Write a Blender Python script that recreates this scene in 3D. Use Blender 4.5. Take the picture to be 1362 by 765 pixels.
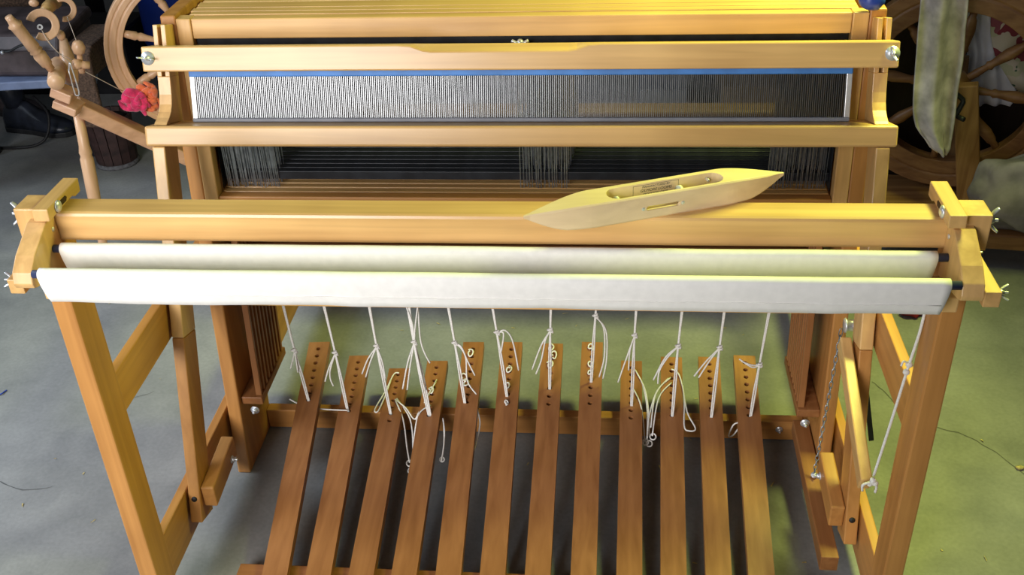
import bpy, bmesh, math, random
from mathutils import Vector, Matrix, noise
V = Vector
random.seed(7)
S = bpy.context.scene
for o in list(bpy.data.objects): bpy.data.objects.remove(o)
COL = S.collection

# ------------------------------------------------------------------ camera
FPX, CW, CH = 1398.0, 1362, 765
CAM = V((0.1587, -1.1956, 1.4757))
yaw, pit, rol = (math.radians(a) for a in (6.037, 32.271, -2.489))
f0 = V((-math.sin(yaw), math.cos(yaw), 0)); r0 = V((math.cos(yaw), math.sin(yaw), 0)); u0 = V((0, 0, 1))
FW = f0*math.cos(pit) - u0*math.sin(pit); UP1 = u0*math.cos(pit) + f0*math.sin(pit)
RT = r0*math.cos(rol) + UP1*math.sin(rol); UPV = UP1*math.cos(rol) - r0*math.sin(rol)
cd = bpy.data.cameras.new('camera'); cam = bpy.data.objects.new('camera', cd); COL.objects.link(cam)
cd.sensor_fit = 'HORIZONTAL'; cd.sensor_width = 36; cd.lens = FPX*36/CW; cd.clip_start = .02
M = Matrix((RT, UPV, -FW)).transposed().to_4x4(); M.translation = CAM
cam.matrix_world = M
S.camera = cam

# ------------------------------------------------------------------ light
S.view_settings.view_transform = 'Standard'; S.view_settings.look = 'None'
S.view_settings.gamma = 1; S.view_settings.use_curve_mapping = False
S.view_settings.exposure = 0.0
W = bpy.data.worlds.new('world'); S.world = W; W.use_nodes = True
bg = W.node_tree.nodes['Background']; bg.inputs[0].default_value = (.82, .9, 1, 1); bg.inputs[1].default_value = .075

def area(name, loc, target, size, sy, power, col, spread=math.pi):
    l = bpy.data.lights.new(name, 'AREA'); l.shape = 'RECTANGLE'; l.size = size; l.size_y = sy
    l.energy = power; l.color = col; l.spread = spread
    o = bpy.data.objects.new(name, l); COL.objects.link(o); o.location = loc
    o.rotation_euler = (V(target)-V(loc)).to_track_quat('-Z', 'Y').to_euler()
    return o
area('door_daylight', (-1.2, -2.2, 1.4), (-.52, .3, .5), 1.4, 1.4, 17, (1, .98, .97), 1.2)
area('left_floor_fill', (-2.7, .3, 1.9), (-1.05, .6, 0), 1.2, 1.0, 12.5, (.74, .86, 1), 1.3)  # added cool fill that brightens the floor at left
area('overhead_lamp', (1.0, .76, 1.85), (.45, .40, .6), .6, .22, 15.5, (.87, 1, .22), 1.75)

# ------------------------------------------------------------------ helpers
def at(px, py, Y):
    d = FW + RT*((px-CW/2)/FPX) + UPV*((CH/2-py)/FPX)
    return CAM + d*((Y-CAM.y)/d.y)
def atz(px, py, Z):
    d = FW + RT*((px-CW/2)/FPX) + UPV*((CH/2-py)/FPX)
    return CAM + d*((Z-CAM.z)/d.z)

def smooth_path(pts, k=5):
    pts = [V(p) for p in pts]
    if len(pts) < 3 or k < 2: return pts
    out = []; n = len(pts)
    for i in range(n-1):
        a, b, c, d = pts[max(i-1, 0)], pts[i], pts[i+1], pts[min(i+2, n-1)]
        for j in range(k):
            t = j/k
            out.append(.5*((2*b)+(c-a)*t+(2*a-5*b+4*c-d)*t*t+(3*b-a-3*c+d)*t**3))
    out.append(pts[-1]); return out

def bev(bm, w, seg=2, ang=.5):
    if w <= 0: return bm
    bm.normal_update()
    ed = [e for e in bm.edges if len(e.link_faces) == 2 and e.calc_face_angle(0) > ang]
    bmesh.ops.bevel(bm, geom=ed, offset=w, segments=seg, profile=.5, affect='EDGES', clamp_overlap=True)
    return bm
def box(x0, x1, y0, y1, z0, z1, b=.002, bm=None):
    n = bmesh.new()
    vs = [n.verts.new((x, y, z)) for z in (z0, z1) for y in (y0, y1) for x in (x0, x1)]
    for f in ((0, 2, 3, 1), (4, 5, 7, 6), (0, 1, 5, 4), (2, 6, 7, 3), (0, 4, 6, 2), (1, 3, 7, 5)): n.faces.new([vs[i] for i in f])
    bev(n, b)
    return merge(bm, n)
def merge(bm, n):
    if bm is None: return n
    me = bpy.data.meshes.new('tmp'); n.to_mesh(me); n.free(); bm.from_mesh(me); bpy.data.meshes.remove(me); return bm
def prism(axis, pts, a, b, w=.0015, bm=None, seg=2):
    """polygon in the plane normal to axis, extruded a..b"""
    n = bmesh.new()
    def mk(p, c):
        return {'x': (c, p[0], p[1]), 'y': (p[0], c, p[1]), 'z': (p[0], p[1], c)}[axis]
    A = [n.verts.new(mk(p, a)) for p in pts]; B = [n.verts.new(mk(p, b)) for p in pts]
    n.faces.new(A); n.faces.new(B[::-1])
    for i in range(len(pts)):
        j = (i+1) % len(pts); n.faces.new((A[i], B[i], B[j], A[j]))
    bmesh.ops.recalc_face_normals(n, faces=n.faces)
    bev(n, w, seg)
    return merge(bm, n)
def beam(p, q, w, h, up=(0, 0, 1), b=.002, bm=None, drop=0.0):
    """rectangular bar from p to q; w across, h along up; p,q on the axis; drop moves it along -up"""
    p, q = V(p), V(q); d = (q-p).normalized(); s = d.cross(V(up)).normalized(); u = s.cross(d)
    n = bmesh.new(); vs = []
    for c in (p, q):
        for a, e in ((-1, -1), (1, -1), (1, 1), (-1, 1)): vs.append(n.verts.new(c + s*(a*w/2) + u*(e*h/2-drop)))
    for f in ((3, 2, 1, 0), (4, 5, 6, 7), (0, 1, 5, 4), (1, 2, 6, 5), (2, 3, 7, 6), (3, 0, 4, 7)): n.faces.new([vs[i] for i in f])
    bmesh.ops.recalc_face_normals(n, faces=n.faces)
    bev(n, b)
    return merge(bm, n)
def frame_of(d):
    d = d.normalized(); a = V((0, 0, 1)) if abs(d.z) < .9 else V((1, 0, 0))
    s = d.cross(a).normalized(); return s, s.cross(d)
def lathe(p, q, prof, n=16, bm=None):
    """turned piece: prof = [(t along p->q, radius)]"""
    p, q = V(p), V(q); s, u = frame_of(q-p); m = bmesh.new(); rings = []
    for t, r in prof:
        c = p.lerp(q, t); rings.append([m.verts.new(c+(s*math.cos(2*math.pi*i/n)+u*math.sin(2*math.pi*i/n))*max(r, 1e-4)) for i in range(n)])
    for A, B in zip(rings, rings[1:]):
        for i in range(n): m.faces.new((A[i], A[(i+1) % n], B[(i+1) % n], B[i]))
    m.faces.new(rings[0][::-1]); m.faces.new(rings[-1])
    bmesh.ops.recalc_face_normals(m, faces=m.faces)
    for f in m.faces: f.smooth = True
    return merge(bm, m)
def cyl(p, q, r, n=14, bm=None): return lathe(p, q, [(0, r*.9), (.06, r), (.94, r), (1, r*.9)], n, bm)
def tube(pts, r, n=6, k=5, bm=None, taper=None, flat=1.0):
    pts = smooth_path(pts, k); m = bmesh.new(); rings = []; N = len(pts)
    s = None
    for i, c in enumerate(pts):
        d = (pts[min(i+1, N-1)]-pts[max(i-1, 0)])
        if d.length < 1e-9: d = V((0, 0, 1))
        d.normalize()
        if s is None: s, u = frame_of(d)
        s = (s-d*s.dot(d)).normalized(); u = s.cross(d)
        rr = r*(taper(i/(N-1)) if taper else 1)
        rings.append([m.verts.new(c+(s*math.cos(2*math.pi*j/n)+u*(flat*math.sin(2*math.pi*j/n)))*rr) for j in range(n)])
    for A, B in zip(rings, rings[1:]):
        for j in range(n): m.faces.new((A[j], A[(j+1) % n], B[(j+1) % n], B[j]))
    m.faces.new(rings[0][::-1]); m.faces.new(rings[-1])
    bmesh.ops.recalc_face_normals(m, faces=m.faces)
    for f in m.faces: f.smooth = True
    return merge(bm, m)
def ball(c, r, bm=None, sc=(1, 1, 1), sub=2, nz=0.0, seed=0):
    m = bmesh.new(); bmesh.ops.create_icosphere(m, subdivisions=sub, radius=1)
    for v in m.verts:
        k = 1+nz*noise.noise(v.co*2+V((seed, seed*.7, 0)))
        v.co = V(c)+V((v.co.x*sc[0], v.co.y*sc[1], v.co.z*sc[2]))*r*k
    for f in m.faces: f.smooth = True
    return merge(bm, m)
def ring(c, axis, r0_, r1_, th, n=48, bm=None, a0=0, a1=2*math.pi, bevw=0, grooves=0, s=None):
    """flat ring (rim) around c, a0..a1"""
    axis = V(axis).normalized()
    if s is None: s, u = frame_of(axis)
    else: s = (V(s)-axis*axis.dot(V(s))).normalized(); u = axis.cross(s)
    m = bmesh.new(); closed = abs(a1-a0-2*math.pi) < 1e-6
    prof = [(r0_, -th/2), (r1_, -th/2), (r1_, th/2)]
    if grooves:
        for i in range(grooves):
            t0 = r1_+(r0_-r1_)*(i+.7)/(grooves+.5); w = (r1_-r0_)*.05
            prof += [(t0+w, th/2), (t0, th/2-.003), (t0-w, th/2)]
    prof += [(r0_, th/2)]
    rings = []
    cnt = n if closed else n+1
    for i in range(cnt):
        a = a0+(a1-a0)*i/n; d = s*math.cos(a)+u*math.sin(a)
        rings.append([m.verts.new(V(c)+d*r+axis*h) for r, h in prof])
    K = len(prof)
    for i in range(n):
        A, B = rings[i], rings[(i+1) % cnt]
        for j in range(K): m.faces.new((A[j], A[(j+1) % K], B[(j+1) % K], B[j]))
    if not closed: m.faces.new(rings[0]); m.faces.new(rings[-1][::-1])
    bmesh.ops.recalc_face_normals(m, faces=m.faces)
    bev(m, bevw)
    return merge(bm, m)

WL = {}
def link(o, parent, wl):
    COL.objects.link(o); WL[o.name] = wl
    o.location = wl - (WL[parent.name] if parent else V((0, 0, 0)))
    if parent: o.parent = parent
    return o
def obj(name, bm, m, parent=None, label=None, cat=None, group=None, kind=None, smooth=None):
    me = bpy.data.meshes.new(name); 
    xs = [v.co for v in bm.verts]
    lo = V([min(c[i] for c in xs) for i in range(3)]); hi = V([max(c[i] for c in xs) for i in range(3)])
    wl = V(((lo.x+hi.x)/2, (lo.y+hi.y)/2, lo.z))
    bmesh.ops.translate(bm, verts=bm.verts, vec=-wl)
    if smooth is not None:
        for f in bm.faces: f.smooth = smooth
    bm.to_mesh(me); bm.free()
    me.materials.append(MAT[m] if isinstance(m, str) else m)
    o = bpy.data.objects.new(name, me)
    return props(link(o, parent, wl), label, cat, group, kind)
def props(o, label=None, cat=None, group=None, kind=None):
    if label: o['label'] = label
    if cat: o['category'] = cat
    if group: o['group'] = group
    if kind: o['kind'] = kind
    return o
def thing(name, loc, label, cat, group=None):
    o = bpy.data.objects.new(name, None); o.empty_display_size = .05
    return props(link(o, None, V(loc)), label, cat, group)
def copy_part(src, offset, parent):
    """copy of one mesh part (sharing its mesh), moved by offset"""
    c = src.copy(); return link(c, parent, WL[src.name]+V(offset))

# ------------------------------------------------------------------ materials
MAT = {}
def newmat(name):
    m = bpy.data.materials.new(name); m.use_nodes = True; MAT[name] = m
    nt = m.node_tree; return nt, nt.nodes['Principled BSDF'], nt.nodes.new, nt.links.new
def wood(name, c, axis='x', rough=.38, var=.22, spec=.5, fleck=0):
    nt, b, N, L = newmat(name)
    tc = N('ShaderNodeTexCoord'); mp = N('ShaderNodeMapping')
    sc = {'x': (2.2, 55, 55), 'y': (55, 2.2, 55), 'z': (55, 55, 2.2)}[axis]
    mp.inputs['Scale'].default_value = sc
    oi = N('ShaderNodeObjectInfo'); L(oi.outputs['Random'], mp.inputs['Location'])
    L(tc.outputs['Object'], mp.inputs[0])
    n1 = N('ShaderNodeTexNoise'); n1.inputs['Scale'].default_value = 1; n1.inputs['Detail'].default_value = 5; n1.inputs['Distortion'].default_value = .4
    L(mp.outputs[0], n1.inputs['Vector'])
    n2 = N('ShaderNodeTexNoise'); n2.inputs['Scale'].default_value = 7; n2.inputs['Detail'].default_value = 2
    L(tc.outputs['Object'], n2.inputs['Vector'])
    r = N('ShaderNodeValToRGB'); e = r.color_ramp.elements
    e[0].position = .3; e[1].position = .72
    e[0].color = (c[0]*(1-var), c[1]*(1-var*1.25), c[2]*(1-var*1.4), 1); e[1].color = (min(1, c[0]*(1+var*.4)), c[1]*(1+var*.4), c[2]*(1+var*.5), 1)
    ad = N('ShaderNodeMath'); ad.operation = 'ADD'
    ml = N('ShaderNodeMath'); ml.operation = 'MULTIPLY_ADD'; ml.inputs[1].default_value = .5; ml.inputs[2].default_value = -.25
    L(n2.outputs[0], ml.inputs[0]); L(n1.outputs[0], ad.inputs[0]); L(ml.outputs[0], ad.inputs[1])
    L(ad.outputs[0], r.inputs[0]); L(r.outputs[0], b.inputs['Base Color'])
    b.inputs['Roughness'].default_value = rough; b.inputs['Specular IOR Level'].default_value = spec
    bp = N('ShaderNodeBump'); bp.inputs['Strength'].default_value = .06; bp.inputs['Distance'].default_value = .002
    L(n1.outputs[0], bp.inputs['Height']); L(bp.outputs[0], b.inputs['Normal'])
def plain(name, c, rough=.5, metal=0, var=.12, scale=30, bump=.0, spec=.5, c2=None, sheen=0):
    nt, b, N, L = newmat(name)
    tc = N('ShaderNodeTexCoord'); n1 = N('ShaderNodeTexNoise'); n1.inputs['Scale'].default_value = scale; n1.inputs['Detail'].default_value = 4
    L(tc.outputs['Object'], n1.inputs['Vector'])
    r = N('ShaderNodeValToRGB'); e = r.color_ramp.elements; e[0].position = .35; e[1].position = .68
    e[0].color = (*[v*(1-var) for v in c], 1); e[1].color = (*(c2 or [min(1, v*(1+var)) for v in c]), 1)
    L(n1.outputs[0], r.inputs[0]); L(r.outputs[0], b.inputs['Base Color'])
    b.inputs['Roughness'].default_value = rough; b.inputs['Metallic'].default_value = metal; b.inputs['Specular IOR Level'].default_value = spec
    if sheen: b.inputs['Sheen Weight'].default_value = sheen
    if bump:
        bp = N('ShaderNodeBump'); bp.inputs['Strength'].default_value = bump; bp.inputs['Distance'].default_value = .004
        L(n1.outputs[0], bp.inputs['Height']); L(bp.outputs[0], b.inputs['Normal'])
LIGHT = (.72, .45, .175); MID = (.54, .255, .07); RED = (.34, .145, .048)
for ax in 'xyz':
    wood('light_wood_'+ax, LIGHT, ax, .3); wood('mid_wood_'+ax, MID, ax, .4); wood('red_wood_'+ax, RED, ax, .42, .3)
wood('shaded_brown_wood', (.13, .07, .04), 'x', .5, .3)  # brown back beam, its shade mixed into the colour
wood('shuttle_wood', (.80, .62, .36), 'x', .45, .12)
wood('pale_wood', (.74, .46, .27), 'z', .35, .18)
wood('pale_wood_x', (.70, .41, .25), 'x', .4, .18)
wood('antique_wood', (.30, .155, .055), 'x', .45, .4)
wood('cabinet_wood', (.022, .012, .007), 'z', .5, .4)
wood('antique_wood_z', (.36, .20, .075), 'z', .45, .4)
plain('canvas', (.86, .84, .80), .9, var=.03, scale=90, bump=.03)
plain('cord', (.80, .78, .74), .85, var=.1, scale=400)
plain('steel', (.80, .82, .86), .35, .65, .08, 60)
plain('reed_steel', (.21, .215, .22), .36, 1, .08, 60)
plain('reed_end', (.7, .71, .73), .4, .6, .08, 60)
plain('black_steel', (.022, .025, .032), .42, .3, .3, 40)
plain('heddle_steel', (.34, .37, .41), .35, .7, .35, 60)
plain('blue_tape', (.06, .22, .60), .55, var=.15)
plain('rod_blue', (.03, .04, .10), .45, var=.2)
plain('black_rubber', (.012, .012, .014), .6, var=.3)
plain('crack_dark', (.10, .10, .095), .9, var=.3)
plain('hole_dark', (.05, .022, .01), .8, var=.3)
plain('ink', (.035, .035, .04), .7, var=.1)
plain('white_plastic', (.78, .77, .73), .4, var=.04)
plain('leather', (.075, .057, .06), .5, var=.4, scale=18, bump=.15)
plain('brown_rug', (.085, .05, .032), .95, var=.5, scale=160, bump=.4)
plain('bench_edge', (.17, .22, .36), .5, var=.15)
plain('boot_leather', (.018, .022, .035), .35, var=.4, scale=25, bump=.1)
plain('black_cloth', (.010, .010, .012), .9, var=.4)
plain('blue_plastic', (.015, .05, .36), .4, var=.12, scale=8)
plain('stave_brown', (.045, .022, .02), .7, var=.5, scale=30, bump=.2)
plain('stave_rim', (.12, .12, .13), .9, var=.4, scale=90, bump=.3)
plain('roving_pink', (.72, .03, .13), .95, var=.35, scale=60, sheen=.4)
plain('roving_orange', (.85, .17, .06), .95, var=.3, scale=60, sheen=.4)
plain('towel', (.66, .61, .64), .95, var=.3, scale=22, bump=.3)
plain('white_cloth', (.82, .83, .90), .95, var=.12, scale=14)
plain('grey_cloth', (.24, .215, .235), .95, var=.35, scale=14, bump=.6)
plain('cardboard', (.30, .20, .09), .85, var=.12, scale=10)
plain('grey_plastic', (.24, .25, .28), .5, var=.1)
plain('red_cloth', (.28, .015, .02), .9, var=.3)
plain('straw', (.5, .40, .17), .9, var=.3, scale=200)
plain('yarn', (.55, .45, .38), .9, var=.2)

def floor_mat():
    nt, b, N, L = newmat('concrete')
    tc = N('ShaderNodeTexCoord')
    def nz(s, d=6, dist=0):
        n = N('ShaderNodeTexNoise'); n.inputs['Scale'].default_value = s; n.inputs['Detail'].default_value = d; n.inputs['Distortion'].default_value = dist
        L(tc.outputs['Object'], n.inputs['Vector']); return n
    a, c, e = nz(1.6, 7, .6), nz(9, 6, .3), nz(120, 3)
    r = N('ShaderNodeValToRGB'); el = r.color_ramp.elements
    el[0].position = .36; el[0].color = (.18, .183, .18, 1); el[1].position = .66; el[1].color = (.295, .295, .28, 1)
    m1 = N('ShaderNodeMix'); m1.inputs[0].default_value = .5; L(a.outputs[0], m1.inputs[2]); L(c.outputs[0], m1.inputs[3])
    L(m1.outputs[0], r.inputs[0])
    mx = N('ShaderNodeMix'); mx.data_type = 'RGBA'; mx.blend_type = 'OVERLAY'; mx.inputs[0].default_value = .18
    L(r.outputs[0], mx.inputs[6]); L(e.outputs[0], mx.inputs[7]); L(mx.outputs[2], b.inputs['Base Color'])
    b.inputs['Roughness'].default_value = .75; b.inputs['Specular IOR Level'].default_value = .35
    bp = N('ShaderNodeBump'); bp.inputs['Strength'].default_value = .12; bp.inputs['Distance'].default_value = .003
    L(e.outputs[0], bp.inputs['Height']); L(bp.outputs[0], b.inputs['Normal'])
floor_mat()
plain('wall_paint', (.16, .14, .11), .9, var=.2, scale=3)

def floral():
    nt, b, N, L = newmat('floral_cloth')
    tc = N('ShaderNodeTexCoord'); v = N('ShaderNodeTexVoronoi'); v.inputs['Scale'].default_value = 26
    nd = N('ShaderNodeTexNoise'); nd.inputs['Scale'].default_value = 20
    L(tc.outputs['Object'], nd.inputs['Vector'])
    mxv = N('ShaderNodeMix'); mxv.data_type = 'VECTOR'; mxv.inputs[0].default_value = .12
    L(tc.outputs['Object'], mxv.inputs[4]); L(nd.outputs['Color'], mxv.inputs[5]); L(mxv.outputs[1], v.inputs['Vector'])
    sp = N('ShaderNodeSeparateColor'); L(v.outputs['Color'], sp.inputs[0])
    r = N('ShaderNodeValToRGB'); r.color_ramp.interpolation = 'CONSTANT'; el = r.color_ramp.elements
    el[0].position = 0; el[0].color = (.62, .55, .42, 1); el[1].position = .42; el[1].color = (.24, .04, .05, 1)
    for p, c in ((.6, (.08, .15, .09)), (.78, (.52, .52, .32)), (.9, (.30, .09, .11))):
        q = el.new(p); q.color = (*c, 1)
    L(sp.outputs[0], r.inputs[0]); L(r.outputs[0], b.inputs['Base Color']); b.inputs['Roughness'].default_value = .95
floral()

# ------------------------------------------------------------------ the setting
obj('floor', box(-4.5, 3.2, -4, 4.2, -.05, 0, 0), 'concrete', kind='structure')
obj('wall_back', box(-4.5, 3.2, 4.2, 4.3, 0, 2.7, 0), 'wall_paint', kind='structure')
obj('wall_right', box(3.2, 3.3, -4, 4.3, 0, 2.7, 0), 'wall_paint', kind='structure')

# ------------------------------------------------------------------ the loom
LOOM = thing('floor_loom', (0, .5, 0), 'large blond wooden floor loom with twelve treadles and a tilted beater', 'loom')
H = .826
def P(name, bm, m, parent=LOOM, **k): return obj(name, bm, m, parent, **k)

# front frame
bb = box(-.627, .627, 0, .046, H-.0435, H, .005)
BEAM = P('breast_beam', bb, 'light_wood_x')
for s in (-1, 1):
    a, b_ = sorted((s*.599, s*.630))
    P('front_leg', box(a, b_, .0005, .0595, 0, H-.0435, .003), 'mid_wood_z')
    a, b_ = sorted((s*.6066, s*.6237))
    P('upper_side_rail', box(a, b_, .0595, 1.09, .428, .5035, .002), 'mid_wood_y')
    P('lower_side_rail', box(a, b_, .0595, 1.09, .05, .150, .002), 'mid_wood_y')
    a, b_ = sorted((s*.599, s*.630))
    P('back_leg', box(a, b_, 1.0905, 1.15, 0, .545, .003), 'mid_wood_z')
P('back_beam', box(-.606, .606, 1.03, 1.085, .485, .536, .005), 'shaded_brown_wood')
P('warp_beam', cyl((-.606, 1.0, .29), (.606, 1.0, .29), .055, 8), 'mid_wood_x')

def hexnut(p, d, r=.006, h=.005, bm=None): return lathe(p, V(p)+V(d)*h, [(0, r), (1, r)], 6, bm)
def bolt(p, d, parent=LOOM, r=.006):
    d = V(d).normalized(); p = V(p)
    bm = lathe(p, p+d*.0015, [(0, r*1.5), (1, r*1.5)], 16); hexnut(p+d*.001, d, r, .005, bm); cyl(p, p+d*.012, r*.45, 8, bm)
    return P('bolt', bm, 'steel', parent)
def wingnut(p, d, wing, parent=LOOM, r=.006, washer=0):
    """wing nut on the tip of a bolt, two ears along +-wing"""
    p, d, w = V(p), V(d).normalized(), V(wing).normalized()
    bm = lathe(p, p+d*.009, [(0, r), (.6, r*.85), (1, r*.6)], 14)
    cyl(p, p+d*.014, r*.38, 8, bm)
    if washer: lathe(p-d*.0005, p+d*.0015, [(0, washer), (1, washer)], 24, bm)
    for s in (-1, 1):
        tube([p+d*.003+w*s*r*.5, p+d*.008+w*s*r*1.6, p+d*.014+w*s*r*2.5], r*.45, 8, 4, bm, flat=.45, taper=lambda t: 1+.3*math.sin(math.pi*t))
    return P('wing_nut', bm, 'steel', parent)

# brackets, slotted stops and outriggers on the ends of the breast beam
for s in (-1, 1):
    a, b_ = sorted((s*.585, s*.612))
    prof = [(0, .8255), (-.024, .824), (-.047, .8125), (-.070, .8005), (-.0885, .785), (-.0935, .770), (-.091, .7635), (-.084, .7605), (-.045, .752), (0, .745)]
    br = P('rod_bracket', prism('x', prof, a, b_, .0015), 'light_wood_z')
    P('screw', lathe((s*.585, -.012, .808), (s*.5838, -.012, .808), [(0, .0035), (.6, .0033), (1, .002)], 12), 'steel', br)
    a, b_ = sorted((s*.575, s*.597))
    n = prism('x', [(-.03, .829), (.040, .831), (.048, .8265), (.064, .8265), (.067, .846), (-.028, .846)], a, b_, .0015)
    st = P('slotted_stop', n, 'light_wood_y')
    P('slot', prism('x', [(0, .8335), (.022, .8335), (.0255, .8375), (.022, .8415), (0, .8415), (-.003, .8375)], *sorted((s*.5747, s*.5775)), 0), 'hole_dark', st)
    nb = lathe((s*.575, -.002, .8375), (s*.571, -.002, .8375), [(0, .0085), (.4, .0085), (1, .004)], 16)
    P('bolt_head', nb, 'steel', st)
    a, b_ = sorted((s*.598, s*.633))
    P('spacer_block', prism('x', [(-.013, .788), (.030, .788), (.030, .8385), (-.013, .8385)], a, b_, .002), 'light_wood_z')
    wingnut((s*.633, .006, .822), (s, 0, 0), (0, .35, 1))
    a, b_ = sorted((s*.631, s*.652))
    ou = P('outrigger', prism('x', [(-.047, .7255), (.16, .7255), (.16, .748), (-.047, .748)], a, b_, .0015), 'light_wood_y')
    wingnut((s*.652, -.030, .738), (s, 0, 0), (0, .6, .8), ou, .004)
    cyl((s*.630, .02, .768), (s*.640, .02, .768), .0035, 10).free()
    bolt((s*.630, .018, .768), (s, 0, 0), LOOM, .003)
    a, b_ = sorted((s*.572, s*.599))
    P('rod_block', box(a, b_, -.055, 0, .722, .744, .002), 'light_wood_z')

# castle: leaning side panels, guide posts, cross beams
def LN(z): return .394+.11*z
def lean(z0, z1, d0, d1): return [(LN(z0)+d0, z0), (LN(z0)+d1, z0), (LN(z1)+d1, z1), (LN(z1)+d0, z1)]
for s in (-1, 1):
    a, b_ = sorted((s*.573, s*.6))
    P('castle_side', prism('x', lean(0, .936, 0, .165), a, b_, .003), 'mid_wood_z')
    a, b_ = sorted((s*.547, s*.5725))
    P('guide_post', prism('x', lean(.545, .931, -.002, .022), a, b_, .002), 'light_wood_z')
    P('guide_post', prism('x', lean(.545, .928, .145, .165), a, b_, .002), 'mid_wood_z')
for s in (-1, 1):
    a, b_ = sorted((s*.5458, s*.5469))
    P('shaft_channel', prism('x', lean(.613, .896, .03, .19), a, b_, 0), 'black_steel')
P('castle_top_beam', prism('x', lean(.897, .9305, 0, .02), -.5465, .5465, .002), 'light_wood_x')
P('castle_bottom_beam', prism('x', lean(.565, .612, 0, .02), -.5465, .5465, .002), 'mid_wood_x')
P('castle_cross_rail', prism('x', lean(.379, .416, .018, .036), -.5725, .5725, .002), 'light_wood_x')
P('floor_stretcher', box(-.5725, .5725, .538, .562, .004, .052, .002), 'mid_wood_x')
cb = lathe((.012, LN(.89)-.001, .888), (.012, LN(.89)-.010, .888), [(0, .006), (.5, .006), (1, .003)], 10)
P('wing_nut', tube([(-.002, LN(.89)-.006, .892), (.012, LN(.89)-.008, .887), (.026, LN(.89)-.006, .892)], .003, 8, 4, cb), 'steel')

# shafts: wooden top and bottom slats, black heddle bars, bunched wire heddles
NSH = 8
def hedd(x0, x1, n, y, z0, z1, bm, rng):
    for i in range(n):
        x = x0+(x1-x0)*(i+rng.random()*.9)/n; yy = y+rng.uniform(-.003, .003); w = .0009
        t = rng.uniform(-.004, .004)
        zs = [z0+rng.uniform(0, .004), (z0+z1)/2-.008, (z0+z1)/2, (z0+z1)/2+.008, z1]
        vs = []
        for j, z in enumerate(zs):
            ww = w*(1.7 if j == 2 else 1); xx = x+t*(j/4)
            vs.append((bm.verts.new((xx-ww, yy-.0004, z)), bm.verts.new((xx+ww, yy+.0004, z))))
        for A, B in zip(vs, vs[1:]): bm.faces.new((A[0], A[1], B[1], B[0]))
rng = random.Random(3)
for k in range(NSH):
    y = .500+.0175*k
    yl = y-.030
    t = P('shaft_top_slat', box(-.5555-.004*(k % 2), .560, y+.0175, y+.0343, .912, .9315+.0005*(k % 3), .001), 'light_wood_x')
    P('shaft_bottom_slat', box(-.5455, .5455, yl+.0135, yl+.0265, .590, .612, .0015), 'light_wood_x')
    P('upper_heddle_bar', box(-.5455, .5455, y+.002, y+.012, .868, .896, .001), 'black_steel')
    P('lower_heddle_bar', box(-.5455, .5455, y+.005, y+.0185, .626, .642, .001), 'black_steel')
    for name, x0, x1, n in (('left', -.54, -.44 if k < 3 else -.50+.012*k*.3, 30), ('mid', 0.0+.004*k, .09+.002*k, 16), ('right', .44+.004*k, .542, 26)):
        hb = bmesh.new(); hedd(x0, x1, n, y+.0005, .612, .882, hb, rng)
        P('heddle_bunch', hb, 'heddle_steel', kind='stuff')

# lamms and the slatted guides that keep them apart
for k in range(NSH):
    y = .458+.0185*k
    P('lamm', box(-.562, .562, y+.010, y+.018, .43, .475, .001), 'red_wood_x')
for s in (-1, 1):
    a, b_ = sorted((s*.5725, s*.529))
    base = P('lamm_guide_shelf', box(a, b_, .425, .602, .158, .176, .002), 'red_wood_y')
    sl0 = None
    for k in range(9):
        y = .432+.0190*k
        if sl0 is None:
            a, b_ = sorted((s*.543, s*.531))
            sl0 = P('guide_slat', prism('x', [(y, .176), (y+.0085, .176), (y+.0445, .54), (y+.036, .54)], a, b_, .001), 'red_wood_z')
        else: copy_part(sl0, (0, .0190*k, 0), LOOM)
    bolt((s*.545, .418, .150), (0, -1, 0))

# beater: leaning frame hinged near the floor
ct, st_ = 1/math.hypot(1, .3), .3/math.hypot(1, .3)
def BT(x, n, s): return V((x, .15+st_*s+ct*n, .05+ct*s-st_*n))
def bprism(x0, x1, prof, w=.002, seg=2):
    """profile points (n, s) in the beater's own plane"""
    return prism('x', [tuple(BT(0, n, s))[1:] for n, s in prof], x0, x1, w, seg=seg)
RACE = P('race_beam', bprism(-.6125, .6125, [(0, .738), (.085, .738), (.085, .772), (0, .772)], .004, 3), 'light_wood_x')
# cap: notched front strip in front of a full-height back strip
cz0, cz1 = .861, .9015
capf = [(-.604, cz0), (.604, cz0), (.604, cz1), (.150, cz1), (.128, cz1-.0015), (.108, cz1-.0085), (.095, cz1-.0105), (-.125, cz1-.0105), (-.138, cz1-.0085), (-.158, cz1-.0015), (-.180, cz1), (-.604, cz1)]
cbm = bmesh.new()
F = [cbm.verts.new(BT(x, 0, s)) for x, s in capf]
Bk = [cbm.verts.new(BT(x, .044, (cz1 if s > cz0 else s))) for x, s in capf]
cbm.faces.new(F)
for i in range(len(F)):
    j = (i+1) % len(F)
    try: cbm.faces.new((F[i], Bk[i], Bk[j], F[j]))
    except ValueError: pass
cbm.faces.new(Bk[::-1])
bmesh.ops.remove_doubles(cbm, verts=cbm.verts, dist=1e-6)
bmesh.ops.recalc_face_normals(cbm, faces=cbm.faces)
CAP = P('beater_cap', bev(cbm, .0025, 2, .9), 'light_wood_x')
P('cap_lip', bprism(-.558, .558, [(.0445, .868), (.072, .868), (.072, .898), (.0445, .898)], .002), 'light_wood_x')
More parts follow.
